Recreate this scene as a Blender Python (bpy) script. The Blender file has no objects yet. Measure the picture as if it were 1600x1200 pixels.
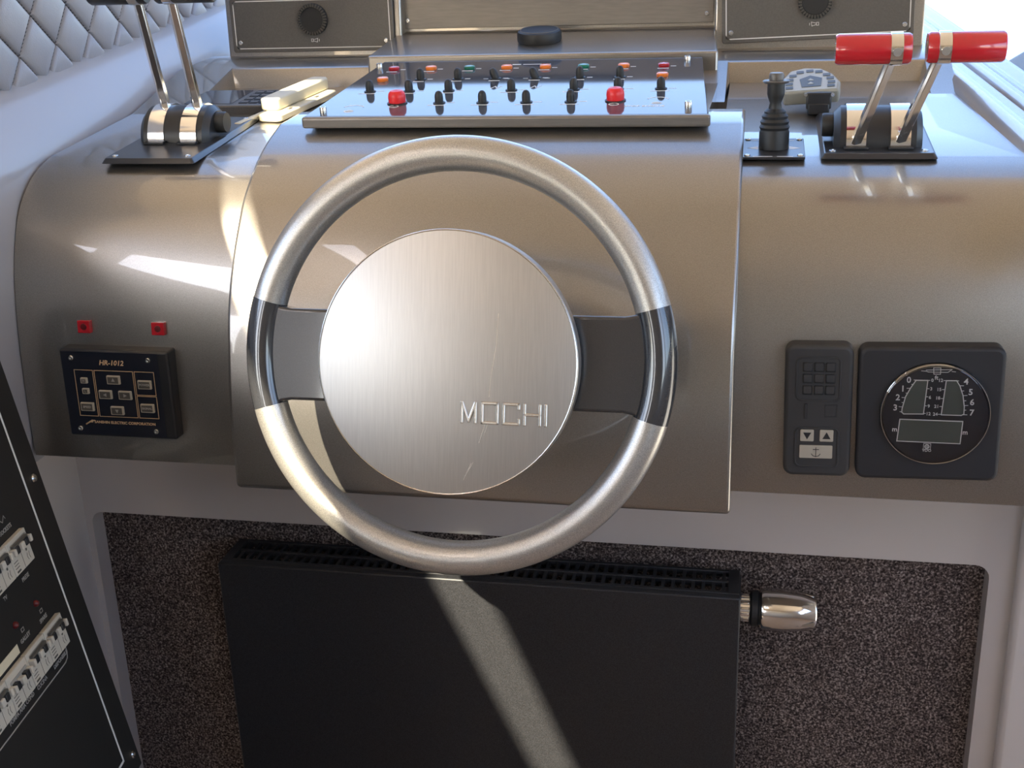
import bpy, bmesh, math, random
from mathutils import Matrix, Vector
V = Vector
random.seed(4)
scene = bpy.context.scene
col = scene.collection
SIN6, COS6 = math.sin(math.radians(6)), math.cos(math.radians(6))

# ------------------------------------------------------------------ camera
FPX = 1909.0
cr = V((0.9809, 0.1918, -0.0316)); cd = V((0.0358, -0.3379, -0.9405)); cf = V((-0.1911, 0.9214, -0.3384))
CAM = V((0.282, -1.0546, 1.45))
cam = bpy.data.cameras.new('camera'); cam.sensor_width = 36; cam.lens = FPX / 1600 * 36
cam.clip_start = 0.02
co = bpy.data.objects.new('camera', cam); col.objects.link(co)
M = Matrix((cr, -cd, -cf)).transposed().to_4x4(); M.translation = CAM
co.matrix_world = M
scene.camera = co

# ------------------------------------------------------------------ sky, sun, exposure
SUN = V((0.267, 1.267, -1.0)).normalized()          # travel direction of the sunlight (from aft, high)
w = bpy.data.worlds.new('sky'); scene.world = w; w.use_nodes = True
nt = w.node_tree; bg = nt.nodes['Background']
sky = nt.nodes.new('ShaderNodeTexSky'); sky.sky_type = 'NISHITA'; sky.sun_disc = False
sky.sun_elevation = math.radians(37.7); sky.sun_rotation = math.atan2(-SUN.x, -SUN.y)
sky.air_density = 0.8; sky.dust_density = 1.6
nt.links.new(sky.outputs[0], bg.inputs[0]); bg.inputs[1].default_value = 0.9
sl = bpy.data.lights.new('sun', 'SUN'); sl.energy = 20.0; sl.angle = math.radians(0.55); sl.color = (1.0, 0.89, 0.68)
so = bpy.data.objects.new('sun', sl); col.objects.link(so)
so.rotation_euler = SUN.to_track_quat('-Z', 'Y').to_euler(); so.location = (-1, -3, 5)
vs = scene.view_settings
vs.view_transform = 'Standard'; vs.look = 'None'; vs.gamma = 1.0; vs.use_curve_mapping = False
vs.exposure = 0.2

# ------------------------------------------------------------------ materials
MATS = {}
def mat(name, color, metallic=0.0, rough=0.5, coat=0.0, coat_rough=0.05, grain=0.0, gscale=900.0, bump=0.0,
        stretch=None, emit=None, estr=0.0, aniso=0.0, spec=0.5, dark=None):
    m = bpy.data.materials.new(name); m.use_nodes = True; n = m.node_tree.nodes; l = m.node_tree.links
    b = n['Principled BSDF']
    b.inputs['Base Color'].default_value = (*color, 1); b.inputs['Metallic'].default_value = metallic
    b.inputs['Roughness'].default_value = rough; b.inputs['Coat Weight'].default_value = coat
    b.inputs['Coat Roughness'].default_value = coat_rough; b.inputs['Specular IOR Level'].default_value = spec
    if aniso: b.inputs['Anisotropic'].default_value = aniso
    if emit: b.inputs['Emission Color'].default_value = (*emit, 1); b.inputs['Emission Strength'].default_value = estr
    if grain or bump:
        tc = n.new('ShaderNodeTexCoord'); mp = n.new('ShaderNodeMapping'); l.new(tc.outputs['Object'], mp.inputs[0])
        if stretch: mp.inputs['Scale'].default_value = stretch
        nz = n.new('ShaderNodeTexNoise'); nz.inputs['Scale'].default_value = gscale; nz.inputs['Detail'].default_value = 2.0
        l.new(mp.outputs[0], nz.inputs[0])
        if grain:
            rp = n.new('ShaderNodeValToRGB'); l.new(nz.outputs[0], rp.inputs[0])
            lo = dark or tuple(c * (1 - grain) for c in color); hi = tuple(min(1, c * (1 + grain)) for c in color)
            rp.color_ramp.elements[0].position = 0.35; rp.color_ramp.elements[1].position = 0.65
            rp.color_ramp.elements[0].color = (*lo, 1); rp.color_ramp.elements[1].color = (*hi, 1)
            l.new(rp.outputs[0], b.inputs['Base Color'])
        if bump:
            bp = n.new('ShaderNodeBump'); bp.inputs['Strength'].default_value = bump; bp.inputs['Distance'].default_value = 0.001
            l.new(nz.outputs[0], bp.inputs['Height']); l.new(bp.outputs[0], b.inputs['Normal'])
    MATS[name] = m
    return m
mat('pewter', (0.33, 0.308, 0.28), 0.88, 0.33, 1.0, 0.02, grain=0.10, gscale=1100)
mat('silver', (0.50, 0.475, 0.43), 0.75, 0.36, 0.35, 0.12, grain=0.22, gscale=1300)
mat('grip', (0.036, 0.037, 0.041), 0.15, 0.22, 1.0, 0.05, grain=0.1, gscale=1200)
mat('brushed', (0.54, 0.515, 0.475), 1.0, 0.43, grain=0.035, gscale=60, stretch=(14, 0.5, 0.5), bump=0.008)
mat('alu', (0.66, 0.63, 0.58), 1.0, 0.25)
mat('chrome', (0.88, 0.88, 0.88), 1.0, 0.12)
mat('steel', (0.62, 0.61, 0.58), 1.0, 0.25)
mat('panel_gloss', (0.07, 0.076, 0.09), 0.0, 0.06, spec=0.2)
mat('plate_grey', (0.125, 0.118, 0.11), 0.3, 0.42, grain=0.06, gscale=500)
mat('plate_taupe', (0.23, 0.21, 0.19), 0.5, 0.38, grain=0.06, gscale=300, stretch=(0.1, 1, 1))
mat('black', (0.018, 0.019, 0.021), 0.0, 0.38)
mat('black_plate', (0.022, 0.023, 0.027), 0.0, 0.3, 0.3, 0.2)
mat('rubber', (0.016, 0.017, 0.018), 0.0, 0.5)
mat('navy', (0.008, 0.010, 0.018), 0.0, 0.35)
mat('gauge_black', (0.016, 0.016, 0.019), 0.0, 0.55)
mat('dial', (0.012, 0.013, 0.022), 0.0, 0.4)
mat('lcd', (0.085, 0.10, 0.09), 0.0, 0.3)
mat('module', (0.032, 0.032, 0.033), 0.0, 0.55)
mat('module_low', (0.022, 0.022, 0.023), 0.0, 0.6)
mat('beige_key', (0.40, 0.36, 0.29), 0.0, 0.5)
mat('key_dark', (0.075, 0.070, 0.060), 0.0, 0.45)
mat('white_ink', (0.75, 0.75, 0.73), 0.0, 0.5)
mat('grey_ink', (0.30, 0.29, 0.27), 0.0, 0.5)
mat('gold_ink', (0.62, 0.42, 0.24), 0.0, 0.5)
mat('red_handle', (0.50, 0.012, 0.022), 0.0, 0.22, 0.8, 0.04)
mat('red_button', (0.72, 0.02, 0.025), 0.0, 0.35)
mat('red_lens', (0.42, 0.008, 0.015), 0.0, 0.2, 0.5)
mat('red_dark', (0.10, 0.004, 0.006), 0.0, 0.3)
mat('orange_lens', (0.80, 0.20, 0.025), 0.0, 0.25, 0.4)
mat('green_lens', (0.01, 0.16, 0.09), 0.0, 0.2, 0.5)
mat('white_gel', (0.55, 0.50, 0.465), 0.0, 0.28, 0.5, 0.08)
mat('lilac_gel', (0.34, 0.325, 0.33), 0.0, 0.3, 0.4, 0.1)
mat('sill', (0.38, 0.365, 0.37), 0.35, 0.22, 0.8, 0.04)
mat('leather', (0.29, 0.275, 0.285), 0.0, 0.48, bump=0.25, gscale=700)
mat('thread', (0.10, 0.09, 0.095), 0.0, 0.7)
mat('carpet', (0.2, 0.165, 0.148), 0.0, 0.95, spec=0.1)
_m = MATS['carpet'].node_tree; _b = _m.nodes['Principled BSDF']; _tc = _m.nodes.new('ShaderNodeTexCoord')
def _noise(scale, detail, rough):
    q = _m.nodes.new('ShaderNodeTexNoise'); q.inputs['Scale'].default_value = scale; q.inputs['Detail'].default_value = detail
    q.inputs['Roughness'].default_value = rough; _m.links.new(_tc.outputs['Object'], q.inputs[0]); return q
_n1 = _noise(330, 5, 0.72); _n2 = _noise(9, 2, 0.5)
_r1 = _m.nodes.new('ShaderNodeValToRGB'); _e = _r1.color_ramp.elements
_e[0].position = 0.40; _e[0].color = (0.020, 0.015, 0.014, 1); _e[1].position = 0.66; _e[1].color = (0.46, 0.39, 0.35, 1)
_c = _e.new(0.52); _c.color = (0.115, 0.088, 0.080, 1)
_r2 = _m.nodes.new('ShaderNodeMapRange'); _r2.inputs[3].default_value = 0.7; _r2.inputs[4].default_value = 1.3
_mx = _m.nodes.new('ShaderNodeVectorMath'); _mx.operation = 'SCALE'
_m.links.new(_n1.outputs[0], _r1.inputs[0]); _m.links.new(_n2.outputs[0], _r2.inputs[0])
_m.links.new(_r1.outputs[0], _mx.inputs[0]); _m.links.new(_r2.outputs[0], _mx.inputs['Scale']); _m.links.new(_mx.outputs[0], _b.inputs['Base Color'])
_bp = _m.nodes.new('ShaderNodeBump'); _bp.inputs['Strength'].default_value = 0.8; _bp.inputs['Distance'].default_value = 0.0015
_m.links.new(_n1.outputs[0], _bp.inputs['Height']); _m.links.new(_bp.outputs[0], _b.inputs['Normal'])
mat('radiator', (0.020, 0.0205, 0.023), 0.0, 0.45, grain=0.7, gscale=1500)
mat('radiator_in', (0.006, 0.006, 0.007), 0.0, 0.6)
mat('breaker_black', (0.014, 0.0135, 0.013), 0.0, 0.5)
mat('breaker_white', (0.52, 0.49, 0.42), 0.0, 0.4)
mat('breaker_grey', (0.30, 0.29, 0.26), 0.0, 0.45)
mat('cream', (0.62, 0.57, 0.42), 0.0, 0.45)
mat('remote_grey', (0.30, 0.30, 0.26), 0.0, 0.45)
mat('remote_face', (0.42, 0.44, 0.42), 0.0, 0.4)
mat('remote_key', (0.10, 0.12, 0.14), 0.0, 0.4)
mat('headliner', (0.66, 0.54, 0.41), 0.0, 0.7)
mat('cabin_beige', (0.46, 0.38, 0.30), 0.0, 0.6)
mat('teak', (0.36, 0.26, 0.18), 0.0, 0.45, grain=0.3, gscale=12, stretch=(12, 0.6, 1))
mat('quay', (0.60, 0.56, 0.47), 0.0, 0.9, grain=0.15, gscale=2)
g = bpy.data.materials.new('clear_lens'); g.use_nodes = True
_n = g.node_tree.nodes; _l = g.node_tree.links; _n.remove(_n['Principled BSDF'])
_t = _n.new('ShaderNodeBsdfTransparent'); _g = _n.new('ShaderNodeBsdfGlossy'); _g.inputs['Roughness'].default_value = 0.03
_f = _n.new('ShaderNodeFresnel'); _f.inputs[0].default_value = 1.45; _x = _n.new('ShaderNodeMixShader')
_l.new(_f.outputs[0], _x.inputs[0]); _l.new(_t.outputs[0], _x.inputs[1]); _l.new(_g.outputs[0], _x.inputs[2])
_l.new(_x.outputs[0], _n['Material Output'].inputs[0]); MATS['clear_lens'] = g

# ------------------------------------------------------------------ mesh helpers
def frame(o, x, y):
    x = V(x).normalized(); n = x.cross(V(y)).normalized(); y = n.cross(x)
    m = Matrix((x, y, n)).transposed().to_4x4(); m.translation = V(o)
    return m
def wloc(o):
    return V((0, 0, 0)) if o is None else V(o['_o'])
class MB:
    def __init__(s, m=None): s.v = []; s.f = []; s.m = m or Matrix()
    def add(s, vs, fs, m=None):
        k = len(s.v); mm = s.m @ m if m else s.m
        s.v += [mm @ V(p) for p in vs]; s.f += [[i + k for i in f] for f in fs]; return s
    def box(s, c, d, m=None):
        x, y, z = [q / 2 for q in d]; c = V(c)
        p = [c + V((a * x, b * y, e * z)) for e in (-1, 1) for b in (-1, 1) for a in (-1, 1)]
        return s.add(p, [(0, 2, 3, 1), (4, 5, 7, 6), (0, 1, 5, 4), (2, 6, 7, 3), (0, 4, 6, 2), (1, 3, 7, 5)], m)
    def prism(s, poly, z0, z1, m=None, top=None):
        n = len(poly); t = top or poly
        p = [(x, y, z0) for x, y in poly] + [(x, y, z1) for x, y in t]
        return s.add(p, [list(range(n))[::-1], list(range(n, 2 * n))] + [(i, (i + 1) % n, n + (i + 1) % n, n + i) for i in range(n)], m)
    def lathe(s, prof, n=24, m=None, a0=0.0, a1=2 * math.pi):
        full = abs(a1 - a0 - 2 * math.pi) < 1e-6; k = n if full else n + 1; p = []; f = []
        for r, h in prof:
            for i in range(k):
                a = a0 + (a1 - a0) * i / n; p.append((r * math.cos(a), r * math.sin(a), h))
        for j in range(len(prof) - 1):
            for i in range(n):
                i2 = (i + 1) % k; f.append((j * k + i, j * k + i2, (j + 1) * k + i2, (j + 1) * k + i))
        if full:
            if prof[0][0] > 1e-6: f.append(list(range(k))[::-1])
            if prof[-1][0] > 1e-6: f.append([(len(prof) - 1) * k + i for i in range(k)])
        return s.add(p, f, m)
    def cyl(s, p0, p1, r0, r1=None, n=20):
        p0, p1 = V(p0), V(p1); d = p1 - p0; r1 = r0 if r1 is None else r1
        q = d.to_track_quat('Z', 'Y').to_matrix().to_4x4(); q.translation = p0
        return s.lathe([(r0, 0), (r1, d.length)], n, q)
    def torus(s, R, r, a0, a1, n=64, k=16, caps=True, m=None):
        p = []; f = []
        for i in range(n + 1):
            a = a0 + (a1 - a0) * i / n
            for j in range(k):
                b = 2 * math.pi * j / k; q = R + r * math.cos(b)
                p.append((q * math.cos(a), q * math.sin(a), r * math.sin(b)))
        for i in range(n):
            for j in range(k): f.append((i * k + j, (i + 1) * k + j, (i + 1) * k + (j + 1) % k, i * k + (j + 1) % k))
        if caps: f.append(list(range(k))); f.append([n * k + j for j in range(k)][::-1])
        return s.add(p, f, m)
    def line(s, pts, wd, h=0.0003, closed=False, z=0.0):       # flat printed line in the local xy plane
        n = len(pts)
        for i in range(n if closed else n - 1):
            a, b = V((*pts[i], 0)), V((*pts[(i + 1) % n], 0)); d = (b - a)
            if d.length < 1e-9: continue
            d.normalize(); o = V((-d.y, d.x, 0)) * wd / 2; e = d * wd / 2
            q = [a - e - o, b + e - o, b + e + o, a - e + o]
            s.prism([(v.x, v.y) for v in q], z, z + h)
        return s
    def text(s, t, size, x, y, z=0.0, h=0.0003, align='CENTER', shear=0.0, sx=1.0):
        cu = bpy.data.curves.new('t', 'FONT'); cu.body = t; cu.size = size; cu.align_x = align; cu.align_y = 'CENTER'
        cu.shear = shear; cu.offset = size * 0.018; cu.extrude = h / 2; cu.resolution_u = 2
        ob = bpy.data.objects.new('t', cu); me = bpy.data.meshes.new_from_object(ob)
        s.add([(v.co.x * sx + x, v.co.y + y, v.co.z + z + h / 2) for v in me.vertices], [list(p.vertices) for p in me.polygons])
        bpy.data.objects.remove(ob); bpy.data.curves.remove(cu); bpy.data.meshes.remove(me); return s
    def build(s, name, material, parent=None, origin=None, bevel=0.0, seg=2, smooth=40, recalc=True):
        o0 = wloc(parent) if parent else V(origin if origin is not None else (0, 0, 0))
        me = bpy.data.meshes.new(name); me.from_pydata([tuple(v - o0) for v in s.v], [], s.f)
        if recalc:
            bm = bmesh.new(); bm.from_mesh(me); bmesh.ops.recalc_face_normals(bm, faces=bm.faces); bm.to_mesh(me); bm.free()
        if smooth: me.shade_smooth(); me.set_sharp_from_angle(angle=math.radians(smooth))
        me.materials.append(MATS[material])
        ob = bpy.data.objects.new(name, me); col.objects.link(ob); ob['_o'] = tuple(o0)
        if parent: ob.parent = parent
        else: ob.location = o0
        if bevel:
            b = ob.modifiers.new('bevel', 'BEVEL'); b.width = bevel; b.segments = seg; b.limit_method = 'ANGLE'
            b.angle_limit = math.radians(35); b.harden_normals = False
        return ob
def thing(name, loc, label, cat, group=None):
    o = bpy.data.objects.new(name, None); o.empty_display_size = 0.02; o.location = loc; col.objects.link(o)
    o['_o'] = tuple(loc); return tag(o, label, cat, group)
def tag(o, label, cat, group=None):
    o['label'] = label; o['category'] = cat
    if group: o['group'] = group
    return o
def struct(o, label=None):
    o['kind'] = 'structure'
    if label: o['label'] = label
    return o
def share(src, parent, delta):                      # same mesh, moved by delta
    c = src.copy(); col.objects.link(c); c.parent = parent; c.location = src.location + V(delta); return c
def rrect(x0, y0, x1, y1, r, n=5):
    p = []
    for cx, cy, a in ((x1 - r, y1 - r, 0), (x0 + r, y1 - r, 90), (x0 + r, y0 + r, 180), (x1 - r, y0 + r, 270)):
        for i in range(n + 1):
            t = math.radians(a + 90 * i / n); p.append((cx + r * math.cos(t), cy + r * math.sin(t)))
    return p
def spline(pts, k=5):
    out = []
    for i in range(len(pts) - 1):
        p0 = pts[max(i - 1, 0)]; p1 = pts[i]; p2 = pts[i + 1]; p3 = pts[min(i + 2, len(pts) - 1)]
        for j in range(k):
            t = j / k
            out.append(tuple(0.5 * (2 * b + (c - a) * t + (2 * a - 5 * b + 4 * c - d) * t * t + (3 * b - a - 3 * c + d) * t ** 3)
                             for a, b, c, d in zip(p0, p1, p2, p3)))
    return out + [pts[-1]]
def topz(y): return 1.21 + 0.1051 * (y - 0.22)       # console top plane, 6 degrees
def top_frame(x, y, dz=0.0): return frame((x, y, topz(y) + dz), (1, 0, 0), (0, COS6, SIN6))
def sheet(prof, xs, thick_back=None):                # profile (y,z) swept over a list of x
    mb = MB(); n = len(prof); p = []; f = []
    for x in xs: p += [(x, y, z) for y, z in prof]
    for i in range(len(xs) - 1):
        for j in range(n - 1): f.append((i * n + j, (i + 1) * n + j, (i + 1) * n + j + 1, i * n + j + 1))
    f.append(list(range(n))); f.append([(len(xs) - 1) * n + j for j in range(n)][::-1])
    return mb.add(p, f)

# ------------------------------------------------------------------ the cabin around the helm
b = MB(); b.box((0, -1.2, -0.02), (3.0, 4.4, 0.04)); struct(b.build('floor', 'teak'), 'brown cabin floor')
# unseen headliner; its narrow gap is added and shaped to cast the sun strip
LE = [(-0.615, -0.42), (-0.60, -0.55), (-0.574, -0.87), (-0.565, -1.0), (-0.545, -1.25), (-0.512, -1.45), (-0.505, -1.52), (-0.450, -1.88)]
RE = [(-0.535, -0.42), (-0.535, -0.55), (-0.535, -0.87), (-0.520, -1.0), (-0.489, -1.25), (-0.450, -1.45), (-0.432, -1.52), (-0.390, -1.88)]
b = MB(); ZC = 2.1
def quad(p): b.prism(p, ZC, ZC + 0.012)
quad([(-1.4, -3.4), (1.4, -3.4), (1.4, -1.88), (-1.4, -1.88)]); quad([(-1.4, -0.42), (1.4, -0.42), (1.4, 0.75), (-1.4, 0.75)])
for i in range(7):
    quad([(-1.4, LE[i + 1][1]), (LE[i + 1][0], LE[i + 1][1]), LE[i], (-1.4, LE[i][1])])
    quad([RE[i + 1], (1.4, RE[i + 1][1]), (1.4, RE[i][1]), RE[i]])
struct(b.build('ceiling', 'headliner', smooth=0), 'unseen cream cabin headliner with an added gap shaping the sun strip')
b = MB(); b.box((1.4, -1.7, 0.6), (0.05, 3.4, 1.2)); b.box((1.4, -1.7, 2.02), (0.05, 3.4, 0.16))
b.box((1.4, -2.9, 1.6), (0.05, 1.0, 0.9)); b.box((1.4, -1.3, 1.6), (0.05, 0.12, 0.9)); b.box((1.4, -0.1, 1.6), (0.05, 0.16, 0.9))
struct(b.build('wall_right', 'cabin_beige'))
b = MB(); b.box((-1.4, -1.7, 0.6), (0.05, 3.4, 1.2)); b.box((-1.4, -1.7, 2.02), (0.05, 3.4, 0.16))
b.box((-1.4, -2.9, 1.6), (0.05, 1.0, 0.9)); b.box((-1.4, -1.3, 1.6), (0.05, 0.12, 0.9)); b.box((-1.4, -0.1, 1.6), (0.05, 0.16, 0.9))
struct(b.build('wall_left', 'cabin_beige'))
b = MB(); b.box((-0.45, -3.4, 0.65), (1.9, 0.05, 1.3)); b.box((0.9, -3.4, 0.95), (0.8, 0.05, 1.9)); b.box((0, -3.4, 2.0), (2.8, 0.05, 0.2)); b.box((-0.3, -3.4, 1.6), (1.6, 0.05, 0.6)); b.box((1.35, -3.4, 1.0), (0.1, 0.05, 2.0))  # unseen wall; upper-left opening added and placed for the light on the hub
struct(b.build('wall_back', 'cabin_beige'))
b = MB(); b.box((0, 0, -1.55), (120, 120, 0.1)); struct(b.build('ground', 'quay'), 'sunlit pale ground outside the side window')

# carpeted bulkhead under the dash and its moulded white surround
b = MB(); b.box((-0.02, 0.44, 0.36), (1.36, 0.03, 0.76))
struct(b.build('wall_front', 'carpet'), 'brown flecked carpet lining under the helm console')
b = MB(frame((0, 0.425, 0), (1, 0, 0), (0, 0, 1)))
inner = rrect(-0.647, -0.2, 0.586, 0.698, 0.018); outer = rrect(-0.70, -0.3, 1.0, 1.0, 0.01)
n = len(inner); p = [(x, y, 0) for x, y in inner] + [(x, y, 0.03) for x, y in inner] + [(x, y, 0.03) for x, y in outer]
f = [(i, (i + 1) % n, n + (i + 1) % n, n + i) for i in range(n)] + [(n + i, n + (i + 1) % n, 2 * n + (i + 1) % n, 2 * n + i) for i in range(n)]
b.add(p, f); struct(b.build('trim_1', 'white_gel', smooth=30), 'white moulded surround of the carpeted recess')
b = MB(); b.box((0.80, 0.385, 0.40), (0.37, 0.02, 0.84)); struct(b.build('trim_2', 'white_gel', bevel=0.008, seg=3), 'white side panel right of the carpet')
b = MB(); b.box((-0.672, 0.05, 0.45), (0.03, 0.74, 0.87)); struct(b.build('trim_3', 'white_gel', bevel=0.004), 'white side panel between breaker panel and carpet')
# left side moulding, above the dash
prof = [(-0.70, 0.86), (-0.590, 0.86), (-0.580, 0.90), (-0.579, 1.16), (-0.583, 1.215), (-0.597, 1.245), (-0.625, 1.275), (-0.654, 1.297), (-0.70, 1.30)]
b = MB(); k = len(prof); p = []; f = []
ys = [-0.5, 0.1, 0.3, 0.6, 0.9, 1.3]
for y in ys: p += [(x, y, z + (0.105 * (y - 0.35) if z > 1.0 else 0)) for x, z in prof]
for i in range(len(ys) - 1):
    for j in range(k): f.append((i * k + j, i * k + (j + 1) % k, (i + 1) * k + (j + 1) % k, (i + 1) * k + j))
b.add(p, f); struct(b.build('trim_4', 'lilac_gel', smooth=60), 'pale lilac grey side moulding left of the console')
# right window sill, stepped and glossy
prof = [(-0.004, -0.05), (0.0, 0.0), (0.004, 0.010), (0.012, 0.016), (0.022, 0.016), (0.030, 0.010), (0.034, 0.003), (0.052, 0.002), (0.056, 0.008),
        (0.066, 0.010), (0.074, 0.006), (0.078, 0.002), (0.094, 0.002), (0.100, 0.008), (0.112, 0.008), (0.116, -0.02), (0.116, -0.10)]
b = MB(); k = len(prof); p = []; f = []
ys = [0.0, 0.33, 0.6, 0.9, 1.3, 2.0]
for y in ys: p += [(0.561 - 0.116 * (y - 0.33) + o, y, topz(max(y, 0.3)) + h) for o, h in prof]
for i in range(len(ys) - 1):
    for j in range(k - 1): f.append((i * k + j, i * k + j + 1, (i + 1) * k + j + 1, (i + 1) * k + j))
b.add(p, f); struct(b.build('trim_5', 'sill', smooth=50), 'glossy stepped grey window sill right of the console')
b = MB()
for y0, y1 in ((0.3, 2.0),):
    x0, x1 = 0.665 - 0.116 * (y0 - 0.33), 0.665 - 0.116 * (y1 - 0.33)
    b.add([(x0, y0, topz(y0)), (x1, y1, topz(y1)), (x1 + 0.35, y1, 2.0), (x0 + 0.35, y0, 2.0)], [(0, 1, 2, 3)])
struct(b.build('window_1', 'clear_lens', smooth=0, recalc=False), 'side window pane with overexposed daylight')

# quilted upholstery on the left side
up = thing('quilted_panel', (-0.66, 0.5, 1.29), 'grey diamond quilted leather side panel at upper left', 'upholstery')
qm = frame((-0.656, 0.4138, 1.3339), (0, COS6, SIN6 * 1.0), (0, -SIN6, COS6))
# local x runs forward, local y up, local z faces the cabin
b = MB(qm); b.prism([(-0.42, -0.044), (0.75, -0.044), (0.75, 0.30), (-0.42, 0.30)], -0.03, -0.004); b.build('backing', 'leather', up)
def pad_piece(poly):
    cx = sum(q[0] for q in poly) / len(poly); cy = sum(q[1] for q in poly) / len(poly); mb = MB(qm); n = len(poly)
    rings = [(1.0, -0.004), (0.97, 0.000), (0.85, 0.004), (0.6, 0.0068), (0.3, 0.008)]; p = []; f = []
    for sc, h in rings: p += [(cx + (x - cx) * sc, cy + (y - cy) * sc, h) for x, y in poly]
    for j in range(len(rings) - 1):
        for i in range(n): f.append((j * n + i, j * n + (i + 1) % n, (j + 1) * n + (i + 1) % n, (j + 1) * n + i))
    f.append([(len(rings) - 1) * n + i for i in range(n)]); return mb.add(p, f)
st = MB(qm); PX, PY = 0.0905, 0.0905
def clip(poly, y0):
    out = []
    for i in range(len(poly)):
        a, c = poly[i], poly[(i + 1) % len(poly)]
        if a[1] >= y0: out.append(a)
        if (a[1] - y0) * (c[1] - y0) < 0:
            t = (y0 - a[1]) / (c[1] - a[1]); out.append((a[0] + t * (c[0] - a[0]), y0))
    return out
for j in range(-1, 4):
    for i in range(-4, 9):
        cx = (i + (0.5 if j % 2 == 0 else 0.0)) * PX; cy = j * PY / 2
        poly = clip([(cx - PX / 2, cy), (cx, cy - PY / 2), (cx + PX / 2, cy), (cx, cy + PY / 2)], -0.044)
        if len(poly) < 3 or cx > 0.72 or cx < -0.36: continue
        pad_piece(poly).build('quilt_pad', 'leather', up, smooth=50)
        for sx in (-1, 1):                                   # stitches on the two upper edges
            for q in range(11):
                t = (q + 0.5) / 11; x = cx + sx * PX / 2 * (1 - t); y = cy + PY / 2 * t
                if y < -0.043: continue
                st.add([(-0.0028, -0.0014, -0.002), (0.0028, -0.0014, -0.002), (0.0028, 0.0014, -0.002), (-0.0028, 0.0014, -0.002), (0, 0, 0.0022)],
                       [(0, 1, 4), (1, 2, 4), (2, 3, 4), (3, 0, 4)], Matrix.Translation((x, y, 0)) @ Matrix.Rotation(math.atan2(1, -sx), 4, 'Z'))
o = st.build('stitching', 'thread', up, smooth=0); o['kind'] = 'stuff'

# ------------------------------------------------------------------ helm console
con = thing('helm_console', (0, 0.3, 0.87), 'metallic pewter grey moulded helm console with raised centre cowl', 'console')
SIDE = [(0.60, 0.872), (0.20, 0.872), (0.1905, 0.877)] + spline([(0.19, 0.885), (0.192, 0.95), (0.198, 1.03), (0.208, 1.09), (0.222, 1.135), (0.242, 1.172), (0.27, 1.198), (0.30, 1.213), (0.33, topz(0.33))], 5) + [(0.45, topz(0.45)), (0.60, topz(0.60)), (0.70, topz(0.70)), (0.72, 0.95)]
b = sheet(SIDE, [-0.578, -0.45, -0.27]); b.build('left_dash', 'pewter', con, smooth=45)
b = sheet(SIDE, [0.24, 0.4, 0.60, 0.85]); b.build('right_dash', 'pewter', con, smooth=45)
COWL = [(0.45, 0.868), (0.150, 0.868), (0.1405, 0.873)] + spline([(0.140, 0.880), (0.146, 0.966), (0.156, 1.023), (0.171, 1.079), (0.198, 1.130), (0.226, 1.168), (0.25, 1.193), (0.293, 1.222), (0.33, 1.239), (0.372, 1.253)], 5) + [(0.45, 1.258), (0.45, 1.1)]
b = sheet(COWL, [-0.294, -0.1, 0.1, 0.2656]); b.build('centre_cowl', 'pewter', con, bevel=0.004, seg=3, smooth=45)
# step at the back of the top, with bevelled recess ends
def riser(x0, x1, name):
    mb = MB()
    prof = [(0.700, 1.20), (0.700, 1.259), (0.712, 1.287), (0.716, 1.289), (0.83, 1.297), (0.83, 1.20)]
    n = len(prof); p = [(x, y, z) for x in (x0, x1) for y, z in prof]
    mb.add(p, [list(range(n)), list(range(n, 2 * n))[::-1]] + [(i, (i + 1) % n, n + (i + 1) % n, n + i) for i in range(n)])
    return mb.build(name, 'pewter', con, bevel=0.0015)
riser(-0.578, -0.25, 'left_riser'); riser(0.20, 0.522, 'right_riser')
def cheek(x0, x1, inner_dx, y0):                       # raised wedge beside the recess
    mb = MB(); z0, z1 = topz(y0) - 0.003, 1.289
    mb.add([(x0, y0, z0), (x1, y0, z0), (x1 + inner_dx, 0.72, topz(0.72) - 0.01), (x0, 0.72, topz(0.72) - 0.01),
            (x0, y0 + 0.03, topz(y0 + 0.03) + 0.001), (x1, y0 + 0.03, topz(y0 + 0.03) + 0.001), (x1, 0.715, z1), (x0, 0.715, z1)],
           [(0, 1, 5, 4), (1, 2, 6, 5), (4, 5, 6, 7), (0, 4, 7, 3), (3, 7, 6, 2)])
    return mb.build('recess_cheek', 'pewter', con)
cheek(-0.578, -0.497, 0.012, 0.52); cheek(0.53, 0.497, -0.012, 0.60); cheek(0.20, 0.236, 0.006, 0.60)
# plinth behind the switch panel
b = MB()
b.add([(-0.277, 0.690, 1.20), (0.223, 0.690, 1.20), (0.223, 0.690, 1.3045), (-0.277, 0.690, 1.3045), (-0.272, 0.86, 1.329), (0.212, 0.86, 1.329), (-0.272, 0.86, 1.2), (0.212, 0.86, 1.2)],
      [(0, 1, 2, 3), (3, 2, 5, 4), (0, 3, 4, 6), (1, 7, 5, 2), (6, 4, 5, 7)])
b.build('plinth', 'pewter', con, bevel=0.003, seg=3)
b = MB(); b.box((-0.01, 0.53, 1.235), (0.47, 0.33, 0.06), None); b.build('panel_bed', 'pewter', con)
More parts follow.
